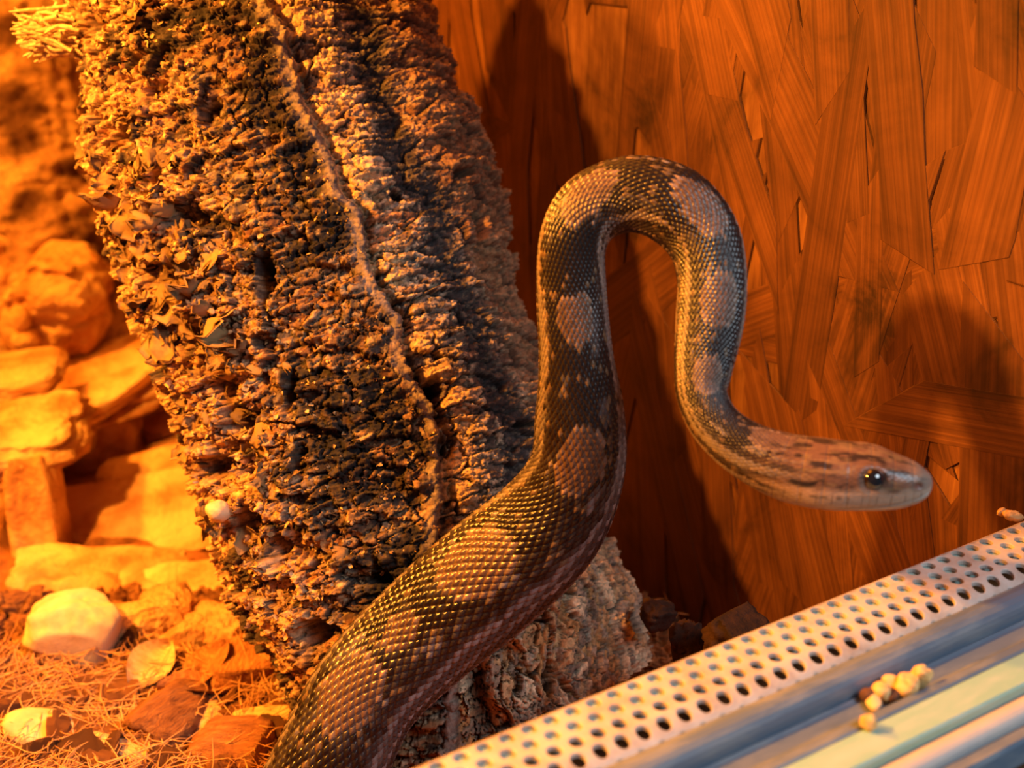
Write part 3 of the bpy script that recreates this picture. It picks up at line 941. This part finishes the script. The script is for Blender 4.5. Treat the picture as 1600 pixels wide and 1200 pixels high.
# close the snout with a point
snake = empty('snake', tuple(Cc[0]), label='brown blotched snake looped over, leaning on the cork bark, its head reaching right', cat='snake')
tipc = PS[-1].mean(0)
nV = len(Vsn)
me = np_mesh('body', Vsn, Fsn, True, col.reshape(-1, 3))
body = adopt(link('body', me, M_SNAKE), snake)
body['label'] = 'scaly body and head in one piece'
m, nt, b = new_mat('eye_black', 0.06, 0.8)
b.inputs['Base Color'].default_value = (0.008, 0.007, 0.009, 1)
b.inputs['Coat Weight'].default_value = 1.0
M_EYE = m
for sgn in (1, -1):
    i = ix_eye
    dirv = D[i] * math.cos(Th_eye) + Sd[i] * math.sin(Th_eye) * sgn
    rad = .0040
    ctr = Cc[i] + dirv * (R_[i] * 1.02 - rad * .52)
    o = adopt(link('eye', blob_mesh('eye', (rad, rad, rad), 2, 0, 1, 20, 28), M_EYE), snake)
    o.matrix_basis = Matrix.Translation(Vector(ctr))
    o['label'] = 'shiny black eye'

# ------------------------------------------------------------------ far cork tube, upper left background
def far_cork():
    Pb, Pt = at(110, 640, 1.02), at(-40, -160, 1.04)
    ax = Pt - Pb; L = np.linalg.norm(ax); ax = ax / L
    nu, nv = 200, 180
    s = np.linspace(0, L, nu); C = Pb + ax * s[:, None]
    N, R = axis_frame(C, np.broadcast_to(ax, C.shape))
    A = np.linspace(0, 2 * math.pi, nv, endpoint=False)[None] + 0 * s[:, None]
    S = s[:, None] + 0 * A
    h = fbm(np.cos(A) * 3 + 9, np.sin(A) * 3, S * 40, 5, True) * .006 + fbm(np.cos(A) * 6, np.sin(A) * 6, S * 120, 3, True) * .003
    r = .066 + h
    P = C[:, None] + (R[:, None] * np.sin(A)[..., None] + N[:, None] * np.cos(A)[..., None]) * r[..., None]
    n = fbm(np.cos(A) * 2 + 5, np.sin(A) * 2, S * 50, 5)
    c = mixc(np.broadcast_to(np.array([.42, .24, .12], np.float32), (nu, nv, 3)).copy(), (.10, .045, .025), sstep(-.05, .3, n))
    c = mixc(c, (.6, .4, .22), sstep(.1, .4, -n))
    return P.reshape(-1, 3), grid_faces(nu, nv, True), c.reshape(-1, 3), Pb


V, Fq, c, pb = far_cork()
o = link('cork_bark', np_mesh('far_cork_bark', V - pb, Fq, True, c), M_CORK)
o.location = pb
tag(o, 'blurred brown cork bark tube in the background behind the large cork bark, top left', 'cork bark')

# ------------------------------------------------------------------ rock formation at left
rock = empty('rock_formation', tuple(on_z(150, 960, 0)), label='orange lit sandstone formation of stepped ledges left of the cork bark', cat='rock')
def ledge(name, x, y, t, size, yaw=0.0, seed=0, power=4.5, amp=.10, strat=.06, tilt=(0, 0), nu=90, nv=120, cuts=2, freq=2.2, mat=None, top=False):
    me = blob_mesh(name, size, power, amp, freq, nu, nv, seed, False, strat, cuts)
    o = link(name, me, mat or M_ROCK)
    p = at(x, y, t)
    o.parent = rock; o.matrix_parent_inverse = Matrix.Translation(-rock.location)
    o.matrix_basis = Matrix.Translation(Vector(p)) @ Matrix.Rotation(yaw, 4, 'Z') @ Matrix.Rotation(tilt[0], 4, 'X') @ Matrix.Rotation(tilt[1], 4, 'Y')
    return o
W = -YAW
ledge('boulder', 85, 470, .96, (.036, .035, .036), W, 1, 3.2, .18)
ledge('boulder', -20, 440, .98, (.030, .03, .040), W, 2, 3.2, .2)
ledge('knob', 30, 498, .925, (.0075, .0075, .009), W, 3, 2.2, .1, 0)
ledge('knob', 40, 530, .93, (.0095, .009, .007), W, 4, 2.2, .1, 0)
ledge('ledge', 5, 590, .885, (.036, .03, .0095), W + .1, 5, 5, .1, tilt=(0, -.1))
ledge('ledge', 175, 575, .96, (.058, .055, .014), W + .35, 6, 4, .16, tilt=(.12, -.22))
ledge('ledge', 150, 620, .915, (.046, .020, .011), W + .35, 7, 4, .16, tilt=(.1, -.25))
ledge('cliff', 205, 690, 1.0, (.06, .03, .07), W + .2, 8, 4, .14)
ledge('pillar_cap', 40, 690, .845, (.036, .040, .019), W + .1, 9, 4, .14, tilt=(.05, -.12))
ledge('pillar', 66, 850, .835, (.0155, .015, .060), W, 10, 5, .1, 0, cuts=0)
ledge('cliff', -10, 860, .93, (.045, .03, .09), W, 41, 4, .14)
ledge('cliff', 150, 740, .97, (.035, .03, .05), W, 42, 4, .14)
ledge('step', 310, 720, .95, (.055, .03, .022), W + .2, 11, 5, .2, tilt=(.1, -.1))
ledge('ledge', 285, 745, .905, (.046, .030, .0065), W + .3, 12, 7, .16, tilt=(.22, -.1), cuts=1)
ledge('step', 270, 790, .905, (.044, .028, .014), W + .15, 51, 4, .2)
ledge('ledge', 225, 805, .865, (.062, .034, .0065), W + .22, 13, 8, .15, tilt=(.24, -.08), cuts=1)
ledge('step', 260, 865, .875, (.050, .03, .018), W + .1, 14, 4, .2)
ledge('ledge', 150, 895, .80, (.044, .022, .0055), W - .02, 15, 7, .18, tilt=(.22, .06), cuts=1)
ledge('step', 120, 945, .785, (.03, .02, .016), W - .05, 24, 3.5, .2)
ledge('ledge', 325, 915, .785, (.034, .018, .0060), W + .12, 16, 7, .2, tilt=(.25, -.08), cuts=1)
ledge('ledge', 245, 905, .79, (.020, .014, .0045), W + .5, 52, 5, .2, tilt=(.15, -.08), cuts=2)
ledge('step', 300, 960, .785, (.05, .016, .018), W + .1, 53, 4, .2)
ledge('rubble', 230, 975, .733, (.014, .012, .010), W + .5, 31, 2.6, .3, 0, cuts=3)
ledge('rubble', 262, 945, .745, (.015, .010, .009), W - .5, 32, 2.6, .3, 0, cuts=3)
ledge('rubble', 300, 1000, .722, (.016, .012, .012), W + 1, 33, 2.6, .3, 0, cuts=4)
ledge('rubble', 262, 1015, .716, (.010, .010, .007), W, 34, 2.6, .3, 0, cuts=3)
ledge('rubble', 355, 1005, .722, (.013, .012, .014), W + 2, 35, 2.6, .3, 0, cuts=4)
ledge('step', 345, 985, .745, (.020, .012, .014), W + .1, 17, 4, .2)
ledge('step', 225, 990, .735, (.022, .014, .016), W + .3, 18, 3.5, .2)
ledge('ledge', 330, 660, 1.0, (.05, .04, .03), W + .2, 19, 4, .2)
ledge('ledge', -40, 1000, .98, (.07, .03, .04), W, 20, 4, .2)
ps = link('pale_stone', blob_mesh('pale_stone', (.027, .018, .0225), 2.4, .22, 1.6, 48, 64, 44, cuts=6), M_PALE)
put(ps, at(124, 992, .712), W + .2, (0.2, .25)); tag(ps, 'large smooth pale stone lying on the mulch against the lowest rock ledge', 'stone')

# ------------------------------------------------------------------ ground: coir, chips, fibres
gx = np.linspace(XL + .002, WX - .002, 220)[:, None]; gy = np.linspace(Y0 + .001, YB - .002, 200)[None, :]
gz = -.004 + .006 * fbm(gx * 22 + 5, gy * 22, 0 * gx * gy, 4) + .003 * fbm(gx * 120, gy * 120, 0 * gx * gy + 3, 3)
gz = gz + .030 * np.exp(-((gx - .43) / .07) ** 2 - ((gy - .37) / .07) ** 2)
P = np.stack([gx + 0 * gy, gy + 0 * gx, gz], -1).reshape(-1, 3)
g = link('mulch_bed', np_mesh('mulch_bed', P, grid_faces(220, 200)[:, ::-1], True), M_SOIL)
tag(g, 'loose reddish brown coir mulch covering the enclosure floor', 'mulch', kind='stuff')


def chip_mesh(name, seed, thin=.35, n=9, m=7):
    r = np.random.default_rng(seed)
    me = blob_mesh(name, (1, r.uniform(.45, .75), thin * r.uniform(.6, 1.1)), 3.4, .42, 1.7, n, m * 2, seed, True, 0, 3)
    return me


chips = []
for k in range(12):
    me = chip_mesh('bark_chip', 50 + k); me.polygons.foreach_set('use_smooth', np.zeros(len(me.polygons), bool)); me.materials.append(M_CHIP); chips.append(me)
GRP = 'bark chips strewn over the mulch'
rc = random.Random(9)
n = 0
spots = []
chip_list = []
while n < 150:
    if n < 138:
        x = rc.uniform(-40, 470); y = rc.uniform(985, 1260)
        if y < 1080 and x < 200: continue
    else:
        x = rc.uniform(590, 700); y = rc.uniform(1130, 1240)
    p = on_z(x, y, 0.002)
    if p[0] > WX - .02 or p[1] < .30: continue
    s = rc.uniform(.005, .010) if rc.random() < .65 else rc.uniform(.010, .015)
    if any((p[0] - a) ** 2 + (p[1] - b) ** 2 < (.45 * (s + c)) ** 2 for a, b, c in spots): 
        if rc.random() < .9: continue
    spots.append((p[0], p[1], s))
    o = link('bark_chip', chips[rc.randrange(12)])
    o.location = (p[0], p[1], .003 + s * .3)
    o.rotation_euler = (rc.gauss(0, .5), rc.gauss(0, .5), rc.uniform(0, 6.28))
    o.scale = (s, s, s)
    chip_list.append((o, x, y, s))
    n += 1
ZONES = [(lambda x, y: x > 560, 'in the gap between the snake and the vent strip'),
         (lambda x, y: x < 150 and y < 1120, 'near the left edge below the large pale stone'),
         (lambda x, y: x < 150, 'in the lower left corner under the pale shell shaped chip'),
         (lambda x, y: x < 300 and y < 1090, 'behind the big dark red bark chunk'),
         (lambda x, y: x < 300 and y < 1150, 'left of the big dark red bark chunk'),
         (lambda x, y: x < 300, 'beside the split wood sliver at the bottom'),
         (lambda x, y: y < 1090, 'near the lower left foot of the cork bark'),
         (lambda x, y: y < 1150, 'beside the flat yellow frayed wood chip'),
         (lambda x, y: True, 'against the snake at the bottom edge')]
RANK = ['largest', 'second largest', 'third largest', 'fourth largest', 'fifth largest']
buckets = {}
for it in chip_list:
    z_ = next(t for f, t in ZONES if f(it[1], it[2]))
    buckets.setdefault(z_, []).append(it)
for z_, its in buckets.items():
    its.sort(key=lambda it: -it[3])
    for k, it in enumerate(its):
        lab = (RANK[k] + ' reddish bark chip ' if k < 5 else 'small reddish bark chip ') + z_
        tag(it[0], lab, 'bark chip', 'bark chips ' + z_)


def special(name, x, y, size, mat, label, cat, yaw, seed, tilt=(.1, .1), power=3.0, amp=.3, zoff=None):
    me = blob_mesh(name, size, power, amp, 1.6, 22, 30, seed, True, 0, 3)
    o = link(name, me, mat)
    p = on_z(x, y, 0.006 + size[2] * .5)
    put(o, p, yaw, tilt); tag(o, label, cat)
    return o
special('bark_chunk', 265, 1120, (.022, .017, .010), M_CHIP, 'big dark red fibrous bark chunk in the middle of the lower left mulch', 'bark chunk', .4, 71)
special('bark_chunk', 385, 1040, (.021, .014, .009), M_CHIP, 'reddish bark chunk beside the lower left foot of the cork bark', 'bark chunk', .9, 72)
special('bark_chunk', 375, 1170, (.019, .015, .008), M_CHIP, 'orange bark chunk between the snake and the wood sliver at the bottom edge', 'bark chunk', -.5, 73)
special('wood_sliver', 190, 1180, (.019, .0065, .0045), M_WOODCHIP, 'split yellow wood sliver at the bottom edge of the photo', 'wood sliver', -1.0, 74, (0, .1), 4, .15)
special('wood_sliver', 415, 1125, (.015, .0065, .0045), M_WOODCHIP, 'short yellow wood sliver just left of the snake', 'wood sliver', -.35, 75, (0, .1), 4, .15)
special('wood_chip', 338, 1125, (.014, .012, .004), M_WOODCHIP, 'flat yellow frayed wood chip right of the big dark red bark chunk', 'wood chip', .3, 76, (.3, .1), 3, .35)
special('pale_chip', 75, 1140, (.020, .010, .006), M_PALE, 'pale shell shaped chip half buried in the mulch near the left edge', 'wood chip', -.5, 77, (.2, .2), 2.2, .2)
special('pale_chip', 245, 1172, (.0075, .004, .003), M_PALE, 'tiny pale chip just right of the split wood sliver', 'wood chip', -.4, 78, (.1, .1), 2.2, .2)
bk = special('bark_chunk', 690, 1120, (.024, .020, .017), M_CORK, 'grey brown bark chunk under the snake at the foot of the cork bark', 'bark chunk', .6, 79, (.2, .3), 3, .35)
vc = bk.data.color_attributes.new('Col', 'FLOAT_COLOR', 'POINT')
cc = np.ones((len(bk.data.vertices), 4), np.float32)
qq = np.zeros(len(bk.data.vertices) * 3, np.float32); bk.data.vertices.foreach_get('co', qq); qq = qq.reshape(-1, 3)
nn = fbm(qq[:, 0] * 200, qq[:, 1] * 200, qq[:, 2] * 200, 4)
cc[:, :3] = mixc(np.broadcast_to(np.array([.30, .20, .12], np.float32), (len(qq), 3)).copy(), (.07, .05, .045), sstep(-.2, .2, nn))
vc.data.foreach_set('color', cc.ravel())
# leaf
def leaf(name, x, y, L, yaw, tilt, label, mat):
    n = 9
    u = np.linspace(-1, 1, 5)[:, None]; v = np.linspace(0, 1, n)[None, :]
    w = np.sin(np.clip(v, .02, .98) * math.pi) ** .8 * .32
    P = np.stack([u * w, v - .5 + 0 * u, .12 * u * u + .1 * np.sin(v * 3) + 0 * u], -1).reshape(-1, 3) * L
    fa = grid_faces(5, n)
    n0 = len(P)
    P = np.vstack([P, P - np.array([0, 0, .0005])]); fa = np.vstack([fa, fa[:, ::-1] + n0])
    o = link(name, np_mesh(name, P, fa), mat)
    p = on_z(x, y, .012)
    put(o, p, yaw, tilt); tag(o, label, 'leaf')
leaf('dry_leaf', 300, 1085, .034, 1.3, (.25, .1), 'curled dry leaf above the big dark red bark chunk', M_CHIP)
leaf('dry_leaf', 235, 1045, .034, -.9, (.3, .35), 'long pale dry leaf leaning right of the large pale stone', M_WOODCHIP)
leaf('dry_leaf', 330, 1050, .036, -1.05, (.3, -.2), 'reddish curled dry leaf left of the foot of the cork bark', M_CHIP)

# the small crumbs of bark between the chips
Vs = []; Fs = []; off = 0
r_ = np.random.default_rng(33)
_protos = []
for k in range(8):
    me_ = blob_mesh('tmp', (1, r_.uniform(.35, .7), .3), 3.2, .45, 1.8, 6, 9, 300 + k, True, 0, 2)
    q = np.zeros(len(me_.vertices) * 3, np.float32); me_.vertices.foreach_get('co', q)
    _protos.append(q.reshape(-1, 3)); bpy.data.meshes.remove(me_)
_pf = grid_faces(6, 9, True)
for k in range(5200):
    if k % 9 == 0: x, y = r_.uniform(590, 720), r_.uniform(1120, 1240)
    elif k % 9 == 1: x, y = r_.uniform(1000, 1250), r_.uniform(900, 1060)
    else: x, y = r_.uniform(-80, 490), r_.uniform(930, 1290)
    z = r_.uniform(0, .006)
    p = on_z(x, y, z)
    if p[0] > WX - .006 or p[1] < .296: continue
    sz = r_.uniform(.0014, .0075)
    B = np.array(rand_basis((0, 0, 1), r_, 2.0)); B = B[:, [1, 0, 2]]
    P = _protos[k % 8] @ (B * sz).T + p
    Vs.append(P); Fs.append(_pf + off); off += len(P)
o = link('bark_crumbs', np_mesh('bark_crumbs', np.vstack(Vs), np.vstack(Fs), False), M_CHIP)
tag(o, 'fine crumbled reddish bark between the larger chips', 'mulch', kind='stuff')

# fibres
Vs = []; Fs = []; off = 0
r_ = np.random.default_rng(21)
for k in range(2700):
    if k % 12 == 0: x, y = r_.uniform(590, 720), r_.uniform(1120, 1240)
    elif k % 12 == 1: x, y = r_.uniform(1000, 1200), r_.uniform(930, 1040)
    else: x, y = r_.uniform(-60, 480), r_.uniform(1000, 1270)
    p = on_z(x, y, r_.uniform(.002, .017))
    if p[0] > WX - .012 or p[1] < .295: continue
    a = r_.uniform(0, 6.28) if r_.random() < .5 else r_.normal(0.2, .5); L = r_.uniform(.006, .022) if k % 9 else r_.uniform(.02, .045)
    dv = np.array([math.cos(a), math.sin(a), r_.normal() * .22]) * L
    cv = np.cross(dv, [0, 0, 1]) * r_.normal() * .35
    pts = [p + dv * t + cv * (4 * t * (1 - t)) + np.array([0, 0, .003]) * 4 * t * (1 - t) * r_.random() for t in np.linspace(-.5, .5, 6)]
    rad = r_.uniform(.00012, .00038)
    P, Fc = tube_arrays(pts, [rad * .5, rad, rad, rad, rad, rad * .4], 4)
    P[:, 0] = np.minimum(P[:, 0], WX - .002)
    Vs.append(P); Fs.append(Fc + off); off += len(P)
o = link('coconut_fibre', np_mesh('coconut_fibre', np.vstack(Vs), np.vstack(Fs), True), M_FIBRE)
tag(o, 'thin orange coconut fibres tangled over the mulch', 'fibre', kind='stuff')
# one thin upright straw
P, Fc = tube_arrays([at(279, 1062, .745), at(277, 1000, .745), at(275, 940, .75), at(276, 880, .755)], [.0005, .0005, .0004, .0002], 6)
o = link('dry_straw', np_mesh('dry_straw', P, Fc, True), M_FIBRE)
tag(o, 'thin yellow straw standing upright in front of the rock ledges', 'straw')

# bark pieces, shade put into their colour, by the right wall beyond the strip
M_SHADEBARK = mat_noise('shaded_bark', [(0.3, (0.012, 0.006, 0.004)), (0.7, (0.045, 0.018, 0.010))], 90, bscale=200, bdist=0.0015)
for k, (x, y, t, s, lab) in enumerate([(1150, 988, .545, (.0105, .009, .0095), 'largest shade-dark bark lump behind the vent strip, against the right wall'),
                                       (1072, 1008, .575, (.009, .007, .0075), 'shade-dark bark lump between the cork foot and the largest lump'),
                                       (1028, 962, .615, (.0095, .007, .0055), 'flat shade-dark bark flake beside the right foot of the cork bark')]):
    o = link('bark_lump', blob_mesh('bark_lump', s, 2.6, .4, 2.2, 30, 40, 90 + k, True, 0.05, 2), M_SHADEBARK)
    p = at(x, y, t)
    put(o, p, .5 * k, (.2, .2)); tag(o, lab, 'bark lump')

# ------------------------------------------------------------------ crumbs in the runner
M_CRUMB = mat_noise('crumb', [(0.3, (0.45, 0.22, 0.07)), (0.5, (0.78, 0.5, 0.2)), (0.8, (0.85, 0.66, 0.38))], 260, bscale=500, rough=.5)
M_DARKC = mat_noise('dark_crumb', [(0.3, (0.06, 0.03, 0.02)), (0.8, (0.2, 0.1, 0.06))], 260)
for k, (x, y, z, s, mt, lab) in enumerate([
        (1438, 1058, RZ - .0035, (.0038, .0030, .0042), M_CRUMB, 'tall amber crumb at the right end of the crumb cluster in the runner'),
        (1416, 1070, RZ - .0038, (.0045, .0034, .0042), M_CRUMB, 'largest golden crumb in the runner'),
        (1392, 1068, RZ - .0050, (.0030, .0026, .0026), M_PALE, 'small pale crumb left of the largest golden crumb'),
        (1376, 1080, RZ - .0050, (.0034, .0028, .0030), M_CRUMB, 'reddish crumb at the left of the crumb cluster'),
        (1356, 1086, RZ - .0060, (.0028, .0022, .0022), M_DARKC, 'dark brown crumb at the left end of the crumb cluster'),
        (1398, 1086, RZ - .0058, (.0030, .0020, .0018), M_DARKC, 'dark crumb under the golden crumbs'),
        (1366, 1097, RZ - .0066, (.0040, .0022, .0016), M_PALE, 'flat pale crumb below the crumb cluster'),
        (1357, 1129, RZ - .0022, (.0026, .0022, .0026), M_CRUMB, 'single small orange crumb on the pale green channel'),
        (1583, 806, RZ + .0006, (.0040, .0022, .0020), M_CRUMB, 'small golden crumb at the right end of the vent strip'),
        (1566, 800, RZ + .0006, (.0026, .0015, .0015), M_CRUMB, 'tiny crumb left of the golden crumb on the vent strip')]):
    o = link('crumb', blob_mesh('crumb', s, 2.3, .3, 1.5, 18, 24, 120 + k, cuts=2), mt)
    put(o, on_z(x, y, z), .7 * k, (.2, .1)); tag(o, lab, 'crumb')
